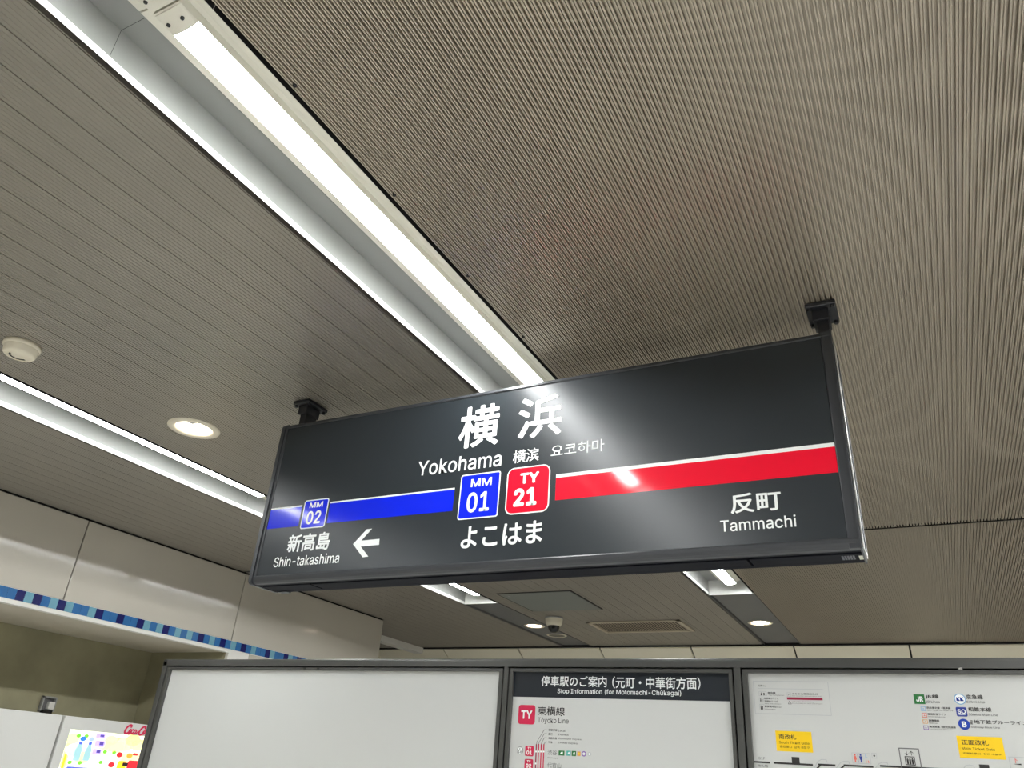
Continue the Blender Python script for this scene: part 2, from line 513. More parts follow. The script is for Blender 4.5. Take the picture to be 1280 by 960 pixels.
# ------------------------------------------------------------------ station name sign
YS = 2.100; YB = 2.250
X0, X1 = -2.216, -.112
Z0, Z1 = .590, 1.234
sign = empty('station_sign', ((X0 + X1) / 2, 2.175, Z0), 'long dark station name sign hanging from the ceiling with blue and red line stripes', 'sign')
MB().box(X0 + .012, X1 - .006, YS + .012, YB - .004, Z0 + .012, Z1 - .004, SIGNBOX).build('housing', sign)
face = MB().box(-2.190, -.1445, YS + .0015, YS + .012, .6165, 1.2185, SIGNFACE).build('face_panel', sign)
# frame bars: rounded bottom rail, top rail, end rails
pr = [(YS + .012, .6165), (YS - .0005, .6165), (YS - .003, .612), (YS - .002, .603), (YS + .003, .595), (YS + .011, .590), (YS + .024, .588), (YS + .024, .6165)]
MB().prism(pr, 'x', X0 + .012, X1 - .002, SIGNBOX).build('bottom_rail', sign)
MB().prism([(YS + .012, 1.2185), (YS, 1.2185), (YS - .002, 1.222), (YS, 1.231), (YS + .006, 1.235), (YB, 1.235), (YB, 1.2185)], 'x', X0 + .012, X1 - .002, SIGNBOX).build('top_rail', sign)
MB().bevbox(-.1435, X1 - .001, YS - .001, YS + .02, .588, 1.236, SIGNBOX, r=.002).build('end_rail', sign)
MB().bevbox(X0 + .012, -2.191, YS - .001, YS + .02, .600, 1.236, SIGNBOX, r=.002).build('end_rail', sign)
def capshape(x0, x1, m, r):
    pts = rounded(YS - .006, YB + .004, Z0 - .004, Z1 + .004, r)
    return MB().prism(pts, 'x', x0, x1, m)
capshape(X0 - .004, X0 + .012, SIGNBOX, .018).build('end_cap', sign)
cp = capshape(X1 - .006, X1 - .001, SIGNBOX, .004)
cp.bevbox(X1 - .001, X1 + .003, YS + .022, YB - .012, Z0 + .004, Z1 - .03, ALU, r=.001, seg=1)
cp.bevbox(X1 + .003, X1 + .005, YS + .060, YS + .085, Z0 + .010, Z1 - .05, SIGNBOX, r=.0008, seg=1)
cp.build('end_cap', sign, label='end cap with light aluminium side')
# underside: three cover plates between two long slots
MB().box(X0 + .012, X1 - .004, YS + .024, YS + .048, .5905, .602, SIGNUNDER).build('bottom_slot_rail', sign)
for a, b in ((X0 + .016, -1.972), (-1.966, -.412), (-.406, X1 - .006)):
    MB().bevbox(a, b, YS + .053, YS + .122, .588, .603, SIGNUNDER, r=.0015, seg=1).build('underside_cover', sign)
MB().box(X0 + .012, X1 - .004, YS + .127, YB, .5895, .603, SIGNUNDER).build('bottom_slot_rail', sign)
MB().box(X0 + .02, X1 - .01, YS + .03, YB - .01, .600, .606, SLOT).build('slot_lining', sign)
MB().box(-.128, -.118, YS + .072, YS + .110, .5872, .5878, STICK).build('sticker', sign, label='small cream sticker')
mb = MB()
for i in range(5): mb.box(-.170 + i * .0068, -.170 + i * .0068 + .0052, YS + .066, YS + .106, .5872, .5878, STICKG)
mb.build('sticker', sign, label='grey barcode sticker')
MB().box(X0 + .03, X0 + .075, YB - .03, YB - .006, .583, .590, SIGNBOX).build('drain_tab', sign)
# hangers
for xp in (-2.160, -.133):
    h = MB().box(xp - .016, xp + .016, 2.135, 2.195, 1.225, 1.352, SIGNPOLE).build('hanger_pole', sign)
    MB().bevbox(xp - .043, xp + .043, 2.106, 2.226, 1.333, 1.349, SIGNPOLE, r=.003, seg=1).build('ceiling_plate', h)
    MB().bevbox(xp - .027, xp + .020, 2.126, 2.206, 1.296, 1.334, SIGNPOLE, r=.002, seg=1).build('sleeve', h)
    for dx, dy in ((-.034, -.048), (.034, -.048), (-.034, .048), (.034, .048)):
        MB().lathe([(0, 1.324), (.007, 1.324), (.007, 1.334)], xp + dx, 2.166 + dy, SIGNPOLE, seg=6, smooth=False).build('bolt', h)

D1 = YS + .0010; D2 = YS + .0006; D3 = YS + .0002
def stripe(name, pts, z0, zl, z1, m):
    a, b = pts
    mb = MB()
    flat(mb, 'F', D1, [(a, z0), (b, z0), (b, zl), (a, zl)], m)
    flat(mb, 'F', D1, [(a, zl), (b, zl), (b, z1), (a, z1)], WHITE)
    return mb.build(name, sign)
stripe('blue_line_stripe', (-2.190, -1.3575), 0.7961, 0.8721, 0.8782, BLUE)
stripe('red_line_stripe', (-0.9784, -.1445), 0.797, 0.8723, 0.8841, RED)

def badge(name, parent, plane, d, u0, u1, z0, z1, r, m, border, top, num, tbox, nbox, bold=.02, rim=WHITE):
    mb = MB()
    flat(mb, plane, d, rounded(u0, u1, z0, z1, r), rim)
    flat(mb, plane, d - .0004, rounded(u0 + border, u1 - border, z0 + border, z1 - border, max(r - border, .0008)), m)
    o = mb.build(name, parent)
    def put(nm, s, bx):
        uw, zh = u1 - u0, z1 - z0
        text(nm, s, plane, d - .0008, u0 + uw * bx[0], u0 + uw * bx[1], z0 + zh * bx[2], z0 + zh * bx[3], WHITE, o, bold=bold)
    if top: put('line_letters', top, tbox)
    if num: put('station_number', num, nbox)
    return o
u0, u1, z0, z1 = -1.3353, -1.1813, 0.761, 0.9206
badge('station_number_badge', sign, 'F', D2, u0, u1, z0, z1, .010, BLUE, .0045, 'MM', '01', (.27, .79, .70, .88), (.21, .77, .14, .58), .018)
u0, u1, z0, z1 = -1.1565, -0.9991, 0.7625, 0.924
badge('station_number_badge', sign, 'F', D2, u0, u1, z0, z1, .026, RED, .0045, 'TY', '21', (.31, .75, .63, .86), (.19, .72, .16, .54), .035)
u0, u1, z0, z1 = -2.023, -1.9052, 0.7826, 0.8949
mb = MB(); flat(mb, 'F', D1 - .0002, [(u0 - .010, z0 - .004), (u1 + .008, z0 - .004), (u1 + .008, z1 + .006), (u0 - .010, z1 + .006)], SIGNFACE); mb.build('stripe_break', sign)
badge('station_number_badge', sign, 'F', D2, u0, u1, z0, z1, .010, BLUE, .0042, 'MM', '02', (.24, .78, .71, .90), (.20, .78, .14, .60), .018)

text('station_name_text', '横', 'F', D3, -1.3643, -1.2024, 1.0192, 1.1798, WHITE, sign, bold=.019, res=5)
text('station_name_text', '浜', 'F', D3, -1.1297, -0.9665, 1.0226, 1.1779, WHITE, sign, bold=.019, res=5)
text('roman_name_text', 'Yokohama', 'F', D3, -1.5205, -1.183, 0.9371, 0.9924, WHITE, sign, bold=.006, res=6)
text('chinese_name_text', '横滨', 'F', D3, -1.1396, -1.0437, 0.9399, 0.9869, WHITE, sign, bold=.012)
text('korean_name_text', '요코하마', 'F', D3, -1.0005, -0.815, 0.9448, 0.9871, WHITE, sign, bold=.004)
text('hiragana_name_text', 'よこはま', 'F', D3, -1.3112, -1.0176, 0.663, 0.7364, WHITE, sign, bold=.021, res=6)
text('next_station_text', '新高島', 'F', D3, -2.0657, -1.8658, 0.6964, 0.7638, WHITE, sign, bold=.022)
text('next_station_roman_text', 'Shin-takashima', 'F', D3, -2.1155, -1.8087, 0.6445, 0.6821, WHITE, sign, bold=.008, res=5)
text('previous_station_text', '反町', 'F', D3, -0.4353, -0.2976, 0.7051, 0.7625, WHITE, sign, bold=.019, res=4)
text('previous_station_roman_text', 'Tammachi', 'F', D3, -0.4669, -0.2649, 0.6553, 0.6892, WHITE, sign, bold=.006, res=6)
ar = [(-1.7577, 0.7082), (-1.7067, 0.7587), (-1.684, 0.759), (-1.7234, 0.7185), (-1.6443, 0.7196), (-1.6425, 0.6982), (-1.721, 0.6971), (-1.6818, 0.6595), (-1.7053, 0.6581)]
mb = MB()
for q in ((0, 1, 2, 3), (0, 3, 6), (3, 4, 5, 6), (0, 6, 7, 8)):
    flat(mb, 'F', D3, [ar[i] for i in q], WHITE)
mb.build('direction_arrow', sign)

# ------------------------------------------------------------------ information board
BY = 3.265; BD = BY + .020      # frame front, sheet face
BZ = .500; BB = -1.25
BL, BR = -3.990, 1.55
board = empty('information_board', ((BL + BR) / 2, BY + .06, -EYE), 'wide grey framed notice board standing below the station sign with three white panels', 'notice board')
mb = MB()
prof = [(BY + .004, BZ - .0005), (BY + .001, BZ - .004), (BY, BZ - .010), (BY, BZ - .036), (BY + .03, BZ - .036), (BY + .12, BZ - .036), (BY + .12, BZ)]
mb.prism(prof, 'x', BL, BR, BFRAME)
mb.bevbox(BL, BL + .034, BY, BY + .12, BB, BZ, BFRAME, r=.004)
mb.bevbox(BR - .034, BR, BY, BY + .12, BB, BZ, BFRAME, r=.004)
mb.bevbox(BL, BR, BY, BY + .12, BB, BB + .05, BFRAME, r=.004)
mb.build('outer_frame', board)
MB().box(BL + .02, BR - .02, BY + .03, BY + .115, BB + .02, BZ - .02, SLOT).build('back_box', board)
for x in (BL + .05, BR - .09):
    MB().bevbox(x, x + .05, BY + .03, BY + .09, -EYE, BB + .01, BFRAME, r=.004).build('leg', board)
mull = [(-1.7406, -1.718), (-0.7085, -0.6821)]
for a, b in mull:
    MB().bevbox(a, b, BY + .001, BY + .05, BB + .02, BZ - .030, BFRAME, r=.002, seg=1).build('mullion', board)
ZT = BZ - .041                  # top of the door frames
ZS = 0.4448         # top of the sheets
doors = [(BL + .040, mull[0][0] - .006), (mull[0][1] + .006, mull[1][0] - .006), (mull[1][1] + .006, BR - .040)]
inner = [(-3.9249, -1.7654), (-1.6946, -0.7293), (-0.6565, BR - .075)]
panels = []
for (a, b), (c, d), nm in zip(doors, inner, ('blank_panel', 'stop_information_panel', 'station_map_panel')):
    mb = MB()
    mb.bevbox(a, b, BY + .003, BY + .026, ZS, ZT, BFRAME, r=.002, seg=1)
    mb.bevbox(a, c, BY + .003, BY + .026, BB + .06, ZS + .003, BFRAME, r=.002, seg=1)
    mb.bevbox(d, b, BY + .003, BY + .026, BB + .06, ZS + .003, BFRAME, r=.002, seg=1)
    mb.bevbox(a, b, BY + .003, BY + .026, BB + .055, BB + .09, BFRAME, r=.002, seg=1)
    mb.build('panel_frame', board)
    panels.append(MB().box(c - .004, d + .004, BD, BD + .006, BB + .07, ZS + .004, SHEET).build(nm, board))
MB().bevbox(0.0779, 0.0916, BY - .003, BY + .004, BZ - .040, BZ - .034, STEEL, r=.0008, seg=1).build('latch', board)
for q in (-2.9196, -2.8285):
    MB().bevbox(q - .008, q + .008, BY + .0005, BY + .006, ZS + .006, ZS + .011, BLACKP, r=.0008, seg=1).build('latch', board)

# --- stop information panel
sp = panels[1]; E1 = BD - .0006; E2 = BD - .0012
hb = 0.3398
mb = MB(); flat(mb, 'F', E1, [(inner[1][0] - .003, hb), (inner[1][1] + .003, hb), (inner[1][1] + .003, ZS + .003), (inner[1][0] - .003, ZS + .003)], NAVY); mb.build('header', sp, label='dark navy header band')
hx = [(-1.5577, -1.2498, 0.3885, 0.4276), (-1.2243, -0.847, 0.3824, 0.4264)]
hz = (-1.5573, -0.8472, 0.3814, 0.429)[2:]
text('header_text', '停車駅のご案内', 'F', E2, *hx[0][:2], hz[0] + .004, hz[1], WHITE, sp, bold=.012)
text('header_text', '（元町・中華街方面）', 'F', E2, *hx[1][:2], *hz, WHITE, sp, bold=.012)
text('header_subtitle', 'Stop Information (for Motomachi-Chūkagai)', 'F', E2, -1.4782, -0.9276, 0.3529, 0.3773, WHITE, sp, bold=.006)
u0, u1, z0, z1 = -1.6629, -1.5806, 0.2286, 0.3067
badge('line_badge', sp, 'F', E1, u0, u1, z0, z1, .012, CRIM, .0015, 'TY', None, (.17, .83, .28, .72), None, .03, rim=CRIM)
text('line_name_text', '東横線', 'F', E1, -1.5687, -1.4402, 0.2665, 0.303, INK, sp, bold=.010)
text('line_name_text', 'Tōyoko Line', 'F', E1, -1.5664, -1.4209, 0.2325, 0.2584, INK, sp)
rows = [('各駅停車', 'Local', (330, 605, 368), (338, 712, 372)), ('急行', 'Express', (385, 540, 420), (393, 755, 430)),
        ('通勤特急', 'Commuter Express', (440, 600, 475), (446, 938, 492)), ('特急', 'Limited Express', (495, 540, 526), (500, 885, 545))]
rb = [(-1.5142, -1.4719, 0.2053, 0.2144), (-1.4666, -1.4345, 0.2049, 0.2131), (-1.5134, -1.494, 0.1887, 0.1982), (-1.4659, -1.419, 0.1886, 0.197), (-1.5126, -1.4723, 0.1735, 0.1821), (-1.4651, -1.3559, 0.1738, 0.1816), (-1.5118, -1.4925, 0.1578, 0.166), (-1.4645, -1.3734, 0.1574, 0.1659)]
for i, (jp, en, _, _) in enumerate(rows):
    text('train_type_text', jp, 'F', E1, *rb[2 * i], INK, sp, bold=.006)
    text('train_type_text', en, 'F', E1, *rb[2 * i + 1], INK, sp)
mb = MB()
diag = [[(-1.568, 0.1491), (-1.5652, 0.1624), (-1.5338, 0.2093), (-1.5213, 0.2092)], [(-1.5566, 0.1496), (-1.5554, 0.1599), (-1.533, 0.194), (-1.5206, 0.1941)], [(-1.5449, 0.1501), (-1.5435, 0.1575), (-1.5321, 0.1778), (-1.5198, 0.1783)], [(-1.5325, 0.1506), (-1.5316, 0.1536), (-1.526, 0.1623), (-1.519, 0.1626)]]
for q in diag: stroke(mb, 'F', E1, q, .0018, GREYINK)
mb.build('leader_line', sp)
vl = [[(-1.5677, 0.1506), (-1.566, -0.0095)], [(-1.5566, 0.1511), (-1.5549, -0.0089)], [(-1.5446, 0.1516), (-1.5427, -0.0081)], [(-1.5322, 0.1521), (-1.5306, -0.0073)]]
for j, q in enumerate(vl):
    mb = MB(); stroke(mb, 'F', E1, q, .0052, CRIM if j else MAROON)
    for (a, b) in ([(-1.5682, 0.1229)][0],):
        pass
    t = .17
    for t in (.172, .46) if j == 0 else (.172,):
        u = q[0][0] + (q[1][0] - q[0][0]) * t; z = q[0][1] + (q[1][1] - q[0][1]) * t
        flat(mb, 'F', E2, disc_pts(u, z, .0036, 14), WHITE)
    mb.build('route_line', sp)
c = [(-1.6445, 0.1238)][0]
mb = MB(); flat(mb, 'F', E1, disc_pts(c[0], c[1], .0150, 28), INK); flat(mb, 'F', E2, disc_pts(c[0], c[1], .0132, 28), WHITE)
o = mb.build('connecting_line_badge', sp)
text('station_number', 'F', 'F', E2 - .0004, c[0] - .003, c[0] + .003, c[1] + .002, c[1] + .010, INK, o)
text('station_number', '16', 'F', E2 - .0004, c[0] - .008, c[0] + .008, c[1] - .010, c[1] + .000, INK, o, bold=.02)
for (u0, u1, z0, z1), n in zip([(-1.6202, -1.579, 0.1036, 0.1439), (-1.62, -1.5791, 0.0533, 0.0928)], ('01', '02')):
    badge('station_number_badge', sp, 'F', E1, u0, u1, z0, z1, .006, CRIM, .001, 'TY', n, (.28, .72, .66, .88), (.18, .82, .14, .54), .03, rim=CRIM)
rb = [(-1.5134, -1.4698, 0.1131, 0.1326), (-1.5123, -1.4648, 0.0988, 0.105), (-1.5126, -1.4488, 0.0651, 0.0838)]
text('stop_name_text', '渋谷', 'F', E1, *rb[0], GREYINK, sp)
text('stop_name_text', 'Shibuya', 'F', E1, *rb[1], GREYINK, sp)
text('stop_name_text', '代官山', 'F', E1, *rb[2], GREYINK, sp)
ic = [(-1.4621, -1.4353, 0.1133, 0.132), (-1.426, -1.4062, 0.1141, 0.1331), (-1.4021, -1.3824, 0.1141, 0.1333), (-1.3773, -1.3621, 0.1154, 0.1324), (-1.3571, -1.337, 0.1166, 0.1325), (-1.3296, -1.3153, 0.1176, 0.1318)]
for (u0, u1, z0, z1), m in zip(ic, (GREEN, TEAL, GREEN, ORANGE, PURPLE, PALE)):
    mb = MB()
    if m in (PURPLE, PALE):
        flat(mb, 'F', E1, disc_pts((u0 + u1) / 2, (z0 + z1) / 2, (u1 - u0) / 2), m); flat(mb, 'F', E2, disc_pts((u0 + u1) / 2, (z0 + z1) / 2, (u1 - u0) / 3.4), WHITE)
    else:
        flat(mb, 'F', E1, [(u0, z0), (u1, z0), (u1, z1), (u0, z1)], m)
        du, dz = (u1 - u0) * .26, (z1 - z0) * .28
        flat(mb, 'F', E2, [(u0 + du, z0 + dz), (u1 - du, z0 + dz), (u1 - du, z1 - dz * .8), (u0 + du * 1.6, z1 - dz)], WHITE if m is not ORANGE else YELLOW)
    mb.build('transfer_icon', sp)

# --- station map panel
mp = panels[2]
mb = MB()
q = [(-0.638, 0.4184), (-0.3629, 0.4137), (-0.3653, 0.2985), (-0.6404, 0.2993)]
a, b, c_, d_ = q[0][0], q[1][0], (q[0][1] + q[1][1]) / 2, (q[2][1] + q[3][1]) / 2
stroke(mb, 'F', E1, [(a, c_), (b, c_), (b, d_), (a, d_), (a, c_)], .0016, PALE)
l = (-0.6231, 0.3894); r = (-0.3832, 0.3854)
stroke(mb, 'F', E1, [l, (r[0], l[1])], .0014, PALE)
mb.build('legend_box', mp)
leg = [(-0.6201, -0.6049, 0.3961, 0.4035), (-0.6019, -0.5896, 0.3958, 0.4022), (-0.5865, -0.5569, 0.3704, 0.3778), (-0.5834, -0.5258, 0.3635, 0.3679), (-0.6012, -0.5472, 0.3508, 0.3569), (-0.6007, -0.5519, 0.3394, 0.347), (-0.6002, -0.54, 0.3328, 0.3361), (-0.601, -0.5409, 0.321, 0.3285), (-0.601, -0.562, 0.3135, 0.3172), (-0.4962, -0.403, 0.3686, 0.3756), (-0.497, -0.3879, 0.3631, 0.3657), (-0.4989, -0.4195, 0.3422, 0.3454), (-0.4995, -0.3896, 0.3366, 0.3395)]
ls = ['凡例', 'Key', '券売機', 'Ticket Vending Machines', '精算機のりこし', '定期券うりば', 'Fare Adjustment', '駅係員呼出し口', 'Information', 'のりかえ専用改札口', 'For transfer passengers only', 'ご利用になれません', 'Not available for other passengers']
for s, bx in zip(ls, leg):
    text('legend_text', s, 'F', E1, *bx, INK if ord(s[0]) > 200 else GREYINK, mp, bold=.010)
icb = [(-0.6193, -0.5907, 0.3631, 0.3781), (-0.6197, -0.6039, 0.3407, 0.3558), (-0.6205, -0.6035, 0.3112, 0.332), (-0.5141, -0.501, 0.3622, 0.376)]
for i, (u0, u1, z0, z1) in enumerate(icb):
    mb = MB(); stroke(mb, 'F', E1, [(u0, z0), (u1, z0), (u1, z1), (u0, z1), (u0, z0)], .0011, PALE)
    w_, h_ = u1 - u0, z1 - z0
    if i < 3:
        flat(mb, 'F', E1, disc_pts(u0 + w_ * .32, z0 + h_ * .66, h_ * .12, 12), INK); flat(mb, 'F', E1, [(u0 + w_ * .22, z0 + h_ * .1), (u0 + w_ * .42, z0 + h_ * .1), (u0 + w_ * .42, z0 + h_ * .5), (u0 + w_ * .22, z0 + h_ * .5)], INK)
        flat(mb, 'F', E1, [(u0 + w_ * .58, z0 + h_ * .1), (u0 + w_ * .74, z0 + h_ * .1), (u0 + w_ * .74, z0 + h_ * .7), (u0 + w_ * .58, z0 + h_ * .7)], INK)
    else:
        stroke(mb, 'F', E1, [(u0 + w_ * .2, z0 + h_ * .3), (u0 + w_ * .8, z0 + h_ * .7)], .0012, GREYINK)
    mb.build('legend_icon', mp)
(u0, u1, z0, z1), (t0, t1, s0, s1) = [(-0.516, -0.3877, 0.3525, 0.3578), (-0.513, -0.5016, 0.3356, 0.3466)]
mb = MB(); zc = (z0 + z1) / 2; flat(mb, 'F', E1, [(u0, zc - .0042), (u1, zc - .0042), (u1, zc + .0042), (u0, zc + .0042)], MAROON); mb.build('legend_bar', mp, label='dark red bar')
mb = MB(); stroke(mb, 'F', E1, [(t0, s0), (t1, s0), ((t0 + t1) / 2, s1), (t0, s0)], .0014, INK); mb.build('legend_icon', mp)
def plate(corners, lines):
    u0 = (corners[0][0] + corners[3][0]) / 2; u1 = (corners[1][0] + corners[2][0]) / 2
    z1 = (corners[0][1] + corners[1][1]) / 2; z0 = (corners[2][1] + corners[3][1]) / 2
    mb = MB(); flat(mb, 'F', E1, [(u0, z0), (u1, z0), (u1, z1), (u0, z1)], YELLOW)
    o = mb.build('gate_plate', mp, label='yellow ticket gate plate')
    for s, bx, m in lines: text('plate_text', s, 'F', E2, *bx, m, o, bold=.008 if m is INK else 0)
b1 = [(-0.558, -0.4959, 0.2121, 0.2291), (-0.5587, -0.4513, 0.1966, 0.2054), (-0.5577, -0.4518, 0.1822, 0.1907)]
plate([(-0.5685, 0.2405), (-0.4396, 0.241), (-0.4415, 0.1715), (-0.5704, 0.1699)], [('南改札', b1[0], INK), ('South Ticket Gate', b1[1], BROWN), ('南检票口  남쪽 개찰구', b1[2], BROWN)])
b2 = [(0.0465, 0.127, 0.2186, 0.2342), (0.0448, 0.1425, 0.2029, 0.2109), (0.0449, 0.1579, 0.1892, 0.1951)]
plate([(0.0348, 0.2444), (0.1708, 0.2469), (0.1675, 0.1793), (0.0333, 0.1753)], [('正面改札', b2[0], INK), ('Main Ticket Gate', b2[1], BROWN), ('正面检票口  정면 개찰구', b2[2], BROWN)])
f_ = [(-0.6374, -0.6156, 0.1388, 0.1475), (-0.644, -0.6063, 0.1138, 0.1221)]
text('floor_text', 'B1F', 'F', E1, *f_[0], GREYINK, mp)
text('floor_text', '改札階', 'F', E1, *f_[1], INK, mp)
mb = MB()
for q in ([(-0.6592, 0.1295), (-0.5996, 0.1301)], [(-0.5829, 0.1288), (-0.448, 0.1312)], [(-0.4258, 0.1321), (-0.3707, 0.1329)], [(-0.3391, 0.1338), (-0.245, 0.1352)], [(-0.219, 0.1358), (0.0511, 0.1418)]):
    zc = (q[0][1] + q[1][1]) / 2
    stroke(mb, 'F', E1, [(q[0][0], zc), (q[1][0], zc)], .0062, INK)
mb.build('map_floor_line', mp)
for q in ((-0.5188, -0.4913, 0.1316, 0.1532), (0.0865, 0.1155, 0.1388, 0.1596)):
    u0, u1, z0, z1 = q[0] if isinstance(q[0], tuple) else q
    mb = MB(); flat(mb, 'F', E1, [(u0, z0), (u1, z0), (u1, z1), (u0, z1)], INK); mb.build('map_gate_mark', mp)
for q in ([(-0.4486, 0.1121), (-0.4273, 0.1433), (-0.4142, 0.1498), (-0.3979, 0.1493), (-0.3961, 0.141)], [(-0.3715, 0.1189), (-0.3497, 0.1433), (-0.3384, 0.1478), (-0.3224, 0.1473), (-0.3211, 0.1371)], [(-0.2411, 0.126), (-0.2228, 0.146), (-0.2118, 0.1504), (-0.1964, 0.1501), (-0.1939, 0.1411)], [(0.0367, 0.141), (0.0461, 0.1537), (0.0584, 0.1563), (0.0698, 0.154), (0.0725, 0.143)]):
    mb = MB(); stroke(mb, 'F', E1, q, .0020, PALE); mb.build('map_escalator_outline', mp)
for q in ([(-0.4403, 0.1125), (-0.419, 0.132)], [(-0.3596, 0.1169), (-0.3388, 0.1335)]):
    mb = MB(); stroke(mb, 'F', E1, q, .0050, INK); mb.build('map_escalator', mp)
u0, u1, z0, z1 = -0.3091, -0.2493, 0.1432, 0.1767
mb = MB(); stroke(mb, 'F', E1, [(u0, z0), (u1, z0), (u1, z1), (u0, z1), (u0, z0)], .0014, PALE)
wd, ht = u1 - u0, z1 - z0
for fx, m in ((.16, SALMON), (.48, SOBLUE)):
    cx_ = u0 + wd * fx
    flat(mb, 'F', E2, disc_pts(cx_, z0 + ht * .82, ht * .09, 12), m)
    if m is SALMON: flat(mb, 'F', E2, [(cx_ - ht * .17, z0 + ht * .34), (cx_ + ht * .17, z0 + ht * .34), (cx_ + ht * .10, z0 + ht * .70), (cx_ - ht * .10, z0 + ht * .70)], m)
    else: flat(mb, 'F', E2, [(cx_ - ht * .09, z0 + ht * .34), (cx_ + ht * .09, z0 + ht * .34), (cx_ + ht * .16, z0 + ht * .70), (cx_ - ht * .16, z0 + ht * .70)], m)
    flat(mb, 'F', E2, [(cx_ - ht * .06, z0 + ht * .10), (cx_ + ht * .06, z0 + ht * .10), (cx_ + ht * .06, z0 + ht * .36), (cx_ - ht * .06, z0 + ht * .36)], m)
stroke(mb, 'F', E2, [(u0 + wd * .32, z0 + ht * .1), (u0 + wd * .32, z0 + ht * .9)], .0012, SOBLUE)
stroke(mb, 'F', E2, [(u0 + wd * .74, z0 + ht * .95), (u0 + wd * .74, z0 + ht * .62), (u0 + wd * .84, z0 + ht * .6)], .0012, SKYB)
flat(mb, 'F', E2, [(u0 + wd * .72, z0 + ht * .1), (u0 + wd * .79, z0 + ht * .1), (u0 + wd * .77, z0 + ht * .4)], ORANGE)
flat(mb, 'F', E2, [(u0 + wd * .84, z0 + ht * .1), (u0 + wd * .94, z0 + ht * .12), (u0 + wd * .86, z0 + ht * .38)], SALMON)
mb.build('toilet_icon', mp)
u0, u1, z0, z1 = -0.2428, -0.2281, 0.1623, 0.1786
mb = MB(); stroke(mb, 'F', E1, [(u0, z0), (u1, z0), (u1, z1), (u0, z1), (u0, z0)], .0012, PALE); flat(mb, 'F', E1, disc_pts((u0 + u1) / 2, (z0 + z1) / 2, .0032, 12), INK); mb.build('map_icon', mp)
u0, u1, z0, z1 = -0.152, -0.09, 0.1364, 0.1986
mb = MB(); stroke(mb, 'F', E1, [(u0, z0), (u1, z0), (u1, z1), (u0, z1), (u0, z0)], .0030, GREYINK)
wd, ht = u1 - u0, z1 - z0
stroke(mb, 'F', E1, [(u0 + wd * .25, z0 + ht * .30), (u0 + wd * .25, z0 + ht * .58), (u0 + wd * .72, z0 + ht * .58), (u0 + wd * .72, z0 + ht * .17), (u0 + wd * .25, z0 + ht * .17), (u0 + wd * .25, z0 + ht * .32)], .0026, INK)
for fx in (.36, .485, .61):
    flat(mb, 'F', E1, disc_pts(u0 + wd * fx, z0 + ht * .49, ht * .035, 10), INK); flat(mb, 'F', E1, [(u0 + wd * (fx - .04), z0 + ht * .2), (u0 + wd * (fx + .04), z0 + ht * .2), (u0 + wd * (fx + .05), z0 + ht * .45), (u0 + wd * (fx - .05), z0 + ht * .45)], INK)
for fx, s in ((.36, -1), (.60, 1)):
    stroke(mb, 'F', E1, [(u0 + wd * fx, z0 + ht * .66), (u0 + wd * fx, z0 + ht * .86)], .0018, INK)
    tip = .86 if s > 0 else .66
    stroke(mb, 'F', E1, [(u0 + wd * (fx - .09), z0 + ht * (tip - s * .08)), (u0 + wd * fx, z0 + ht * tip), (u0 + wd * (fx + .09), z0 + ht * (tip - s * .08))], .0018, INK)
mb.build('elevator_icon', mp)
u0, u1, z0, z1 = 0.1777, 0.2312, 0.1278, 0.1866
mb = MB(); stroke(mb, 'F', E1, [(u0, z0), (u1, z0), (u1, z1), (u0, z1), (u0, z0)], .0016, PALE)
wd, ht = u1 - u0, z1 - z0
stroke(mb, 'F', E1, [(u0 + wd * .32, z0 + ht * .70), (u0 + wd * .32, z0 + ht * .92), (u0 + wd * .42, z0 + ht * .82)], .0018, SALMON)
flat(mb, 'F', E1, [(u0 + wd * .16, z0 + ht * .64), (u0 + wd * .6, z0 + ht * .60), (u0 + wd * .6, z0 + ht * .68)], INK)
mb.build('map_icon', mp)
# line guide
s = 8.828
g = [(-0.0787, -0.0441, 0.3454, 0.3777), (-0.0414, 0.0018, 0.3628, 0.3777), (-0.0426, 0.0019, 0.3494, 0.3575), (0.0864, 0.1375, 0.3646, 0.3799), (0.0847, 0.1411, 0.3512, 0.3595), (0.0851, 0.1557, 0.3249, 0.3389), (0.0843, 0.1713, 0.3116, 0.3191), (0.0962, 0.2531, 0.2859, 0.2986), (0.0837, 0.1701, 0.271, 0.2781), (0.0856, 0.0927, 0.291, 0.2971), (0.0842, 0.0914, 0.2832, 0.2902)]
u0, u1, z0, z1 = g[0]
mb = MB(); flat(mb, 'F', E1, [(u0, z0), (u1, z0), (u1, z1), (u0, z1)], GREEN); o = mb.build('line_badge', mp)
text('line_letters', 'JR', 'F', E2, u0 + (u1 - u0) * .2, u0 + (u1 - u0) * .84, z0 + (z1 - z0) * .22, z0 + (z1 - z0) * .78, WHITE, o, bold=.03)
for i, st, m in ((1, 'JR線', INK), (2, 'JR Lines', GREYINK), (3, '京急線', INK), (4, 'Keikyū Line', GREYINK), (5, '相鉄本線', INK), (6, 'Sōtetsu Main Line', GREYINK), (7, '地下鉄ブルーライン', INK), (8, 'Subway Blue Line', GREYINK), (9, '市', INK), (10, '営', INK)):
    text('line_name_text', st, 'F', E1, *g[i], m, mp, bold=.018 if m is INK else .006)
sub = [(-0.043, 0.0324, 0.33, 0.3374), (-0.043, 0.0379, 0.3234, 0.3267), (-0.0433, 0.0148, 0.309, 0.3163), (-0.0435, 0.0105, 0.3024, 0.3059), (-0.0432, -0.0099, 0.2878, 0.2956), (-0.0439, -0.0141, 0.2821, 0.2853), (-0.0443, 0.0376, 0.2684, 0.2753), (-0.0445, 0.0384, 0.2624, 0.2648)]
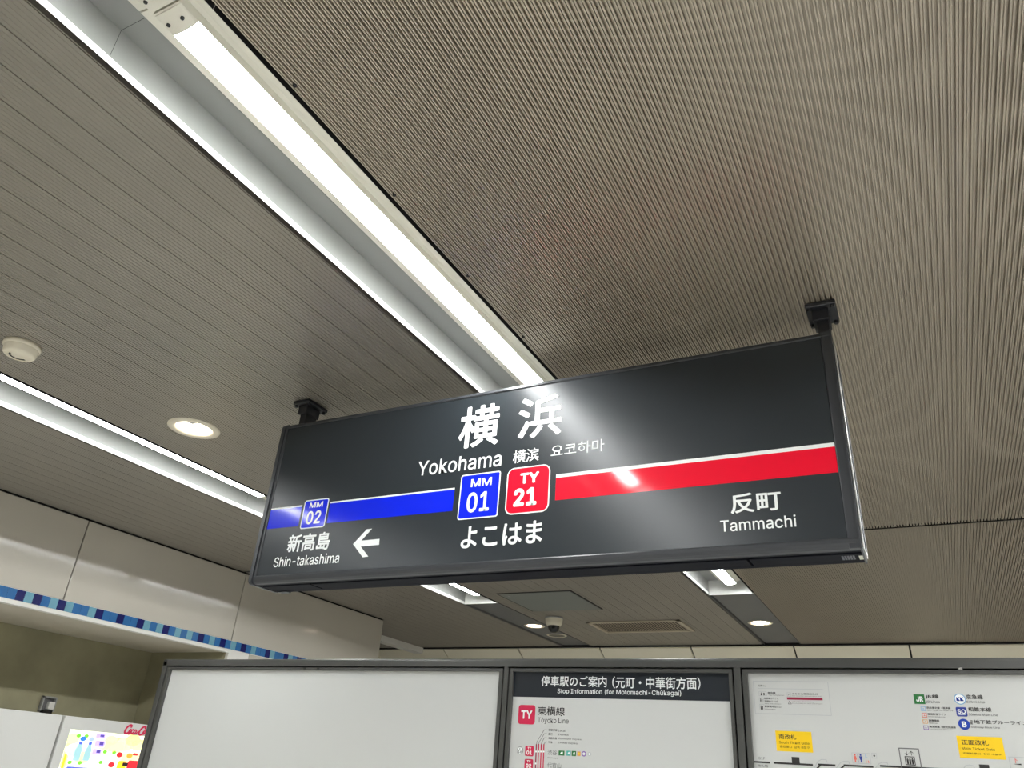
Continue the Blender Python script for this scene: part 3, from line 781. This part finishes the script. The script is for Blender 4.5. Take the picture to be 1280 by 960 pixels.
for st, bx in zip(('京浜東北線・根岸線', 'Keihin-Tōhoku Line, Negishi Line', '湘南新宿ライン', 'Shōnan-Shinjuku Line', '東海道線', 'Tōkaidō Line', '横須賀線・総武快速線', 'Yokosuka Line, Sōbu Line Rapid'), sub):
    text('line_name_text', st, 'F', E1, *bx, INK if ord(st[0]) > 200 else GREYINK, mp, bold=.012)
si = [(-0.0616, -0.046, 0.3227, 0.3379), (-0.0613, -0.0455, 0.3014, 0.3158), (-0.0623, -0.0465, 0.2813, 0.2944), (-0.0629, -0.0475, 0.2614, 0.275)]
for (u0, u1, z0, z1), m in zip(si, (SKYB, SALMON, ORANGE, PURPLE)):
    mb = MB(); flat(mb, 'F', E1, [(u0, z0), (u1, z0), (u1, z1), (u0, z1)], m)
    e = .0018; flat(mb, 'F', E2, [(u0 + e, z0 + e), (u1 - e, z0 + e), (u1 - e, z1 - e), (u0 + e, z1 - e)], SHEET)
    flat(mb, 'F', E2 - .0003, [(u0 + (u1 - u0) * .3, z0 + (z1 - z0) * .35), (u1 - (u1 - u0) * .3, z0 + (z1 - z0) * .35), ((u0 + u1) / 2, z0 + (z1 - z0) * .68)], m)
    mb.build('line_icon', mp)
c = (0.0664, 0.3641); rr = .0182
mb = MB(); flat(mb, 'F', E1, disc_pts(*c, rr), SKYB); flat(mb, 'F', E2, disc_pts(*c, rr * .84), WHITE); o = mb.build('line_badge', mp)
text('line_letters', 'KK', 'F', E2 - .0004, c[0] - rr * .62, c[0] + rr * .62, c[1] - rr * .34, c[1] + rr * .34, DBLUE, o, bold=.03)
u0, u1, z0, z1 = 0.0479, 0.0808, 0.3078, 0.3378
mb = MB(); flat(mb, 'F', E1, rounded(u0, u1, z0, z1, .004), SOBLUE); o = mb.build('line_badge', mp)
text('line_letters', 'SO', 'F', E2, u0 + (u1 - u0) * .12, u0 + (u1 - u0) * .88, z0 + (z1 - z0) * .30, z0 + (z1 - z0) * .78, WHITE, o, bold=.02)
stroke(mb := MB(), 'F', E2, [(u0 + (u1 - u0) * .2, z0 + (z1 - z0) * .18), (u1 - (u1 - u0) * .2, z0 + (z1 - z0) * .18)], .0012, WHITE); mb.build('badge_underline', o)
c = (0.0649, 0.2829); rr = .0178
mb = MB(); flat(mb, 'F', E1, disc_pts(*c, rr), DBLUE); o = mb.build('line_badge', mp)
text('line_letters', 'B', 'F', E2, c[0] - rr * .38, c[0] + rr * .42, c[1] - rr * .52, c[1] + rr * .52, WHITE, o, bold=.04)

# ------------------------------------------------------------------ vending machine and plain cabinet in the recess
XV = -4.90; VT = .183
YM = 3.3784
cab = empty('machine_cabinet', (XV - .36, YM - .62, -EYE), 'plain pale grey machine cabinet at the lower left, left of the lit drinks machine', 'cabinet')
MB().bevbox(XV - .70, XV - .03, YM - 1.22, YM - .008, -EYE + .05, VT, VEND, r=.008).build('body', cab)
MB().bevbox(XV - .03, XV, YM - 1.22, YM - .010, -EYE + .12, VT - .001, VEND, r=.005).build('door', cab)
MB().box(XV - .66, XV - .06, YM - 1.18, YM - .05, -EYE, -EYE + .05, SLOT).build('plinth', cab)
vm = empty('vending_machine', (XV - .36, YM + .55, -EYE), 'white drinks vending machine with colourful lit display and red script logo', 'vending machine')
MB().bevbox(XV - .70, XV - .03, YM + .006, YM + 1.06, -EYE + .05, VT, VEND, r=.008).build('body', vm)
MB().box(XV - .66, XV - .06, YM + .05, YM + 1.0, -EYE, -EYE + .05, SLOT).build('plinth', vm)
VY0, VY1 = 3.4493, 4.30
VZ1 = 0.1096
mb = MB()
mb.bevbox(XV - .03, XV, YM + .008, YM + 1.058, VZ1, VT - .001, VEND, r=.004)
mb.bevbox(XV - .03, XV, YM + .008, VY0, -EYE + .12, VZ1 + .004, VEND, r=.004)
mb.bevbox(XV - .03, XV, VY1, YM + 1.058, -EYE + .12, VZ1 + .004, VEND, r=.004)
mb.bevbox(XV - .03, XV, VY0 - .004, VY1 + .004, -EYE + .12, -.75, VEND, r=.004)
door = mb.build('door', vm)
MB().box(XV - .06, XV - .03, VY0 + .2, VY1 - .2, -1.28, -1.05, BLACKP).build('dispenser_slot', door)
G = lambda n, c, s=1.0: glow('display_' + n, c, s)
DW = G('backlight', (244, 248, 226), .95); DY = G('yellow', (248, 240, 150), .9); DG = G('leaf_green', (120, 200, 60), .75); DB = G('cap_blue', (50, 120, 230), .8)
DLB = G('pale_blue', (160, 180, 236), .8); DT = G('teal', (150, 190, 196), .8); DP = G('lilac', (190, 170, 240), .85); DDP = G('violet', (90, 70, 160), .6)
DPG = G('pale_green', (222, 240, 170), .92); DPT = G('pale_teal', (190, 226, 222), .92); DPO = G('peach', (250, 222, 176), .95)
DR = G('red', (236, 40, 50), .8); DO = G('orange', (250, 160, 60), .9); DAM = G('amber', (250, 205, 40), .95); DPK = G('pink', (240, 215, 236), .95); DK = G('black_can', (40, 30, 30), .3); DIN = G('indigo', (80, 100, 210), .8)
disp = MB().box(XV - .012, XV - .010, VY0, VY1, -.75, VZ1, DW).build('display_panel', vm, label='bright backlit drinks display')
GL = XV - .0085
def dpoly(name, pts, m, lift=0):
    mb = MB(); flat(mb, 'L', GL + lift, pts, m); return mb.build(name, disp)
def drect(name, a, b, m, lift=0, r=None):
    u0, u1 = sorted((a[0], b[0])); z0, z1 = sorted((a[1], b[1]))
    rr = r if r is not None else min(u1 - u0, z1 - z0) * .25
    return dpoly(name, rounded(u0, u1, z0, z1, rr, 4), m, lift)
drect('poster_block', (3.4561, 0.0676), (3.4944, -0.1091), DY)
drect('poster_block', (3.4663, -0.0334), (3.4819, -0.1236), DAM, .0004)
drect('poster_block', (3.7288, 0.0877), (4.0425, 0.0244), DY)
for (u, z), m_, r_ in zip([(3.4872, 0.0558), (3.519, -0.0073), (3.5906, -0.0451), (3.7677, 0.0661), (3.8244, 0.0308), (3.8818, 0.0493), (3.937, 0.0779), (3.9814, 0.0458), (3.7234, 0.034), (3.7875, 0.0284)], (DPG, DPT, DPG, DPG, DPO, DPO, DY, DPG, DPG, DPO), (.05, .06, .06, .05, .06, .07, .06, .05, .05, .05)):
    dpoly('poster_patch', disc_pts(u, z, r_, 18, r_ * .6), m_, .0002)
drect('poster_block', (3.6599, -0.0413), (3.8, -0.1104), DPK)
drect('poster_block', (3.88, -0.0002), (4.0525, -0.0999), DPO)
drect('poster_block', (3.5022, -0.1001), (3.7229, -0.1324), DIN, .0004)
for a, b in (((260, 275), (320, 312)), ((350, 275), (412, 312)), ((590, 470), (640, 515)), ((700, 480), (750, 520)), ((160, 600), (195, 640)), ((285, 610), (318, 645)), ((540, 600), (580, 640))):
    pass
leaf = [(3.5231, 0.0758), (3.5779, 0.078), (3.7446, -0.0042), (3.8147, -0.004), (3.515, -0.0767), (3.5859, -0.0764), (3.735, -0.0659)]
for u, z in leaf: dpoly('leaf_mark', disc_pts(u, z, .016, 14, .011), DG, .0008)
for (u, z), m in zip([(3.5605, 0.0611), (3.6208, 0.063)], (DB, DLB)):
    dpoly('bottle_cap_picture', disc_pts(u, z, .022, 20, .014), m, .0012)
for (a, b) in (((3.5289, 0.0283), (3.5418, -0.0661)), ((3.5982, 0.0305), (3.6099, -0.0627))):
    u0, u1 = sorted((a[0], b[0])); u1 = u0 + .046; z0, z1 = sorted((a[1], b[1])); uc = (u0 + u1) / 2
    dpoly('bottle_picture', [(u0, z0), (u1, z0), (u1, z0 + (z1 - z0) * .68), (uc + .014, z1 - .014), (uc + .014, z1), (uc - .014, z1), (uc - .014, z1 - .014), (u0, z0 + (z1 - z0) * .68)], DT, .0004)
    dpoly('bottle_cap_picture', rounded(uc - .012, uc + .012, z1, z1 + .016, .003), DIN, .0008)
for a, b in (((3.6447, 0.0998), (3.717, 0.0723)), ((3.653, 0.0605), (3.7285, 0.0198)), ((3.6502, 0.0102), (3.7198, -0.0238))):
    drect('can_picture', a, b, DP, .0004)
    u0, u1 = sorted((a[0], b[0])); z0, z1 = sorted((a[1], b[1]))
    dpoly('can_mark', rounded(u0 + (u1 - u0) * .45, u0 + (u1 - u0) * .85, z0 + (z1 - z0) * .3, z0 + (z1 - z0) * .8, .004), DDP, .0008)
for (u, z), m in zip([(3.861, -0.015), (3.9407, -0.0164), (3.8187, -0.0762)], (DR, DO, DR)):
    dpoly('round_mark', disc_pts(u, z, .024, 18, .016), m, .0008)
drect('can_picture', (3.9406, -0.0435), (4.0459, -0.1002), DR, .0010)
drect('can_picture', (3.9636, 0.0022), (4.0034, -0.013), DR, .0010)
drect('can_picture', (3.8627, -0.0499), (3.9301, -0.105), DAM, .0008)
drect('can_picture', (3.9021, -0.0586), (3.9453, -0.079), DK, .0012)
# red script logo on the white header of the machine
LG0, LG1 = (3.8421, 0.1761), (3.9541, 0.1236)
LW = abs(LG1[0] - LG0[0]); LH = abs(LG0[1] - LG1[1])
lu, lz = LG0[0], 0.1149
mb = MB()
def script(pts, w=.0052, n=10):
    # smooth Catmull-Rom through logo-space points (x in logo heights, y 0..1)
    P_ = [pts[0]] + pts + [pts[-1]]; out = []
    for i in range(1, len(P_) - 2):
        for k_ in range(n):
            t = k_ / n
            out.append(tuple(.5 * (2 * P_[i][j] + (P_[i + 1][j] - P_[i - 1][j]) * t + (2 * P_[i - 1][j] - 5 * P_[i][j] + 4 * P_[i + 1][j] - P_[i + 2][j]) * t * t + (3 * P_[i][j] - P_[i - 1][j] - 3 * P_[i + 1][j] + P_[i + 2][j]) * t ** 3) for j in (0, 1)))
    out.append(P_[-2])
    stroke(mb, 'L', XV + .0006, [(lu + a * LW / 1.58, lz + b * LH) for a, b in out], w * 1.7, CRIM)
def bigC(x):
    script([(x + .62, .78), (x + .66, .95), (x + .50, 1.0), (x + .25, .80), (x + .08, .45), (x + .06, .12), (x + .22, .0), (x + .42, .10), (x + .60, .30)], .0075)
def oo(x): script([(x + .24, .52), (x + .10, .42), (x + .06, .20), (x + .16, .10), (x + .28, .24), (x + .30, .44), (x + .22, .52), (x + .34, .46)])
def cc(x): script([(x + .28, .46), (x + .18, .52), (x + .06, .34), (x + .08, .14), (x + .20, .12), (x + .32, .26)])
def aa(x): script([(x + .28, .48), (x + .14, .50), (x + .05, .26), (x + .12, .11), (x + .24, .22), (x + .30, .48), (x + .28, .18), (x + .38, .14), (x + .44, .24)])
def ll(x): script([(x + .02, .24), (x + .20, .60), (x + .26, .94), (x + .18, .98), (x + .12, .70), (x + .12, .24), (x + .20, .12), (x + .32, .24)])
bigC(0); oo(.42); cc(.72); aa(1.02)
script([(1.48, .30), (1.62, .33)], .006)
bigC(1.62); oo(2.04); ll(2.36); aa(2.68)
script([(.30, .02), (.55, -.06), (.80, .03), (1.05, .0)], .005)
mb.build('logo', vm, label='red script brand logo')

# outlet niche on the concrete wall above the cabinet
ob = empty('outlet_box', (-5.64, 3.725, .225), 'small grey wall box with a white outlet above the plain cabinet', 'outlet')
mb = MB()
mb.box(-5.645, -5.612, 3.672, 3.682, .222, .318, VSEAM).box(-5.645, -5.612, 3.768, 3.778, .222, .318, VSEAM).box(-5.645, -5.612, 3.672, 3.778, .308, .318, VSEAM).box(-5.645, -5.636, 3.672, 3.778, .215, .318, GREYINK)
mb.build('back_box', ob)
MB().bevbox(-5.637, -5.606, 3.722, 3.766, .235, .284, WHITEW, r=.003).build('socket', ob)
MB().bevbox(-5.637, -5.600, 3.690, 3.760, .206, .228, BLACKP, r=.003).build('plug', ob)

# ------------------------------------------------------------------ ceiling fittings
def downlight_deep(x, y, label):
    r = empty('downlight', (x, y, ZC), label, 'downlight', 'round ceiling downlights')
    MB().lathe([(.082, ZC + .002), (.084, ZC - .005), (.098, ZC - .008), (.116, ZC - .004), (.117, ZC + .002)], x, y, CREAMP).build('trim_ring', r)
    MB().lathe([(.084, ZC - .003), (.081, ZC + .004), (.079, ZC + .012), (.070, ZC + .06), (.050, ZC + .085), (0, ZC + .09)], x, y, WHITE).build('reflector', r)
    mb = MB()
    prof = [(0, -.045), (.012, -.042), (.019, -.03), (.019, .03), (.012, .042), (0, .045)]
    v = []; seg = 16
    ax = Vector((.55, -.83, 0)).normalized(); sd = Vector((.83, .55, 0)).normalized(); up = Vector((0, 0, 1))
    c = Vector((x - .012, y + .014, ZC + .034))
    for i in range(seg):
        a = 2 * math.pi * i / seg
        for rr_, t in prof: v.append(tuple(c + ax * t + (sd * math.cos(a) + up * math.sin(a)) * rr_))
    n = len(prof); f = [(i * n + q, ((i + 1) % seg) * n + q, ((i + 1) % seg) * n + q + 1, i * n + q + 1) for i in range(seg) for q in range(n - 1)]
    mb.add(v, f, BULB, True); mb.build('bulb', r, label='glowing warm bulb')
    mb = MB(); p = c + ax * .052
    mb.bevbox(p.x - .016, p.x + .016, p.y - .016, p.y + .016, ZC + .012, ZC + .062, VSEAM, r=.003).build('lamp_holder', r)
    return r
downlight_deep(DLX, DLY, 'large round downlight with open reflector, left of the sign between the troughs')
def downlight_flat(x, y, z, lit, label, ring):
    r = empty('downlight', (x, y, z), label, 'downlight', 'round ceiling downlights')
    MB().lathe([(.082, z + .004), (.084, z - .004), (.094, z - .006), (.104, z - .002), (.105, z + .004)], x, y, ring).build('trim_ring', r)
    if lit: MB().lathe([(0, z - .002), (.05, z - .0025), (.083, z + .001)], x, y, lit).build('lens', r, label='glowing lens')
    else: MB().lathe([(.083, z - .002), (.07, z - .0015), (.0, z - .001)], x, y, BLACKP).build('reflector', r, label='dark unlit reflector')
    return r
ZP = ZC + .012
downlight_flat(-3.388, 6.925, ZP, LENS, 'small lit warm downlight on the grey strip, left of the dome camera', CREAMP)
downlight_flat(-3.375, 7.43, ZP, None, 'small unlit downlight with dark centre just below the dome camera', CREAMP)
downlight_flat(-1.266, 7.01, ZP, glow('lens_warm_bright', (255, 240, 215), 30.0), 'small bright downlight at the end of the right grey strip', CREAMP)

sd = empty('smoke_detector', (-2.895, 1.36, ZC - .05), 'round cream smoke detector on the ceiling at the left edge', 'smoke detector')
MB().lathe([(0, ZC), (.066, ZC), (.066, ZC - .012), (.060, ZC - .016)], -2.895, 1.36, CREAMP).build('base', sd)
MB().lathe([(.060, ZC - .014), (.056, ZC - .040), (.050, ZC - .046), (.0, ZC - .047)], -2.895, 1.36, CREAMP).build('body', sd)
MB().lathe([(.026, ZC - .0475), (.033, ZC - .0475)], -2.895, 1.36, BLACKP, seg=24, a0=math.radians(100), a1=math.radians(262)).build('slot', sd, label='dark curved slot')

dc = empty('dome_camera', (-2.99, 6.51, 1.24), 'small cream dome security camera with black lens hanging from the far ceiling', 'camera')
x, y = -2.99, 6.51
MB().lathe([(0, ZC), (.083, ZC), (.083, ZC - .010), (.078, ZC - .012)], x, y, VSEAM).build('base', dc)
MB().lathe([(.080, ZC - .012), (.076, ZC - .045), (.064, ZC - .072), (.052, ZC - .075)], x, y, CREAMP).build('body', dc)
MB().lathe([(.053, ZC - .074), (.050, ZC - .100), (.036, ZC - .122), (.018, ZC - .132), (0, ZC - .134)], x, y, BLACKP).build('dome', dc, label='black glossy dome')

ht_ = empty('ceiling_hatch', (-2.736, 5.87, ZC - .006), 'square grey access hatch in the far ceiling beyond the sign', 'hatch')
MB().box(-3.052, -2.420, 5.540, 6.205, ZC - .006, ZC + .001, HATCH).build('panel', ht_)
mb = MB()
for b_ in ((-3.066, -3.054, 5.528, 6.217), (-2.418, -2.406, 5.528, 6.217), (-3.066, -2.406, 5.528, 5.538), (-3.066, -2.406, 6.207, 6.217)):
    mb.box(*b_, ZC - .0035, ZC + .001, SLOT)
mb.build('frame', ht_)
MB().lathe([(0, ZC - .008), (.012, ZC - .008), (.014, ZC - .006)], -2.99, 5.62, VSEAM, seg=16).build('key_lock', ht_)

vx0, vx1, vy0, vy1 = -2.765, -1.895, 6.735, 7.235
vg = empty('vent_grille', ((vx0 + vx1) / 2, (vy0 + vy1) / 2, ZC - .012), 'rectangular louvred air vent in the far ceiling right of the dome camera', 'vent')
mb = MB()
for b_ in ((vx0, vx0 + .035, vy0, vy1), (vx1 - .035, vx1, vy0, vy1), (vx0, vx1, vy0, vy0 + .035), (vx0, vx1, vy1 - .035, vy1)):
    mb.bevbox(*b_, ZC - .012, ZC + .001, GRILLE, r=.002, seg=1)
mb.build('frame', vg)
MB().box(vx0 + .02, vx1 - .02, vy0 + .02, vy1 - .02, ZC - .001, ZC + .001, SLOT).build('backing', vg)
mb = MB(); n = 30
for i in range(n):
    x = vx0 + .035 + (vx1 - vx0 - .07) * (i + .5) / n
    mb.add([(x - .013, vy0 + .03, ZC - .0025), (x - .013, vy1 - .03, ZC - .0025), (x + .011, vy1 - .03, ZC - .0075), (x + .011, vy0 + .03, ZC - .0075)], [(0, 1, 2, 3)], GRILLED)
mb.build('louvre', vg)
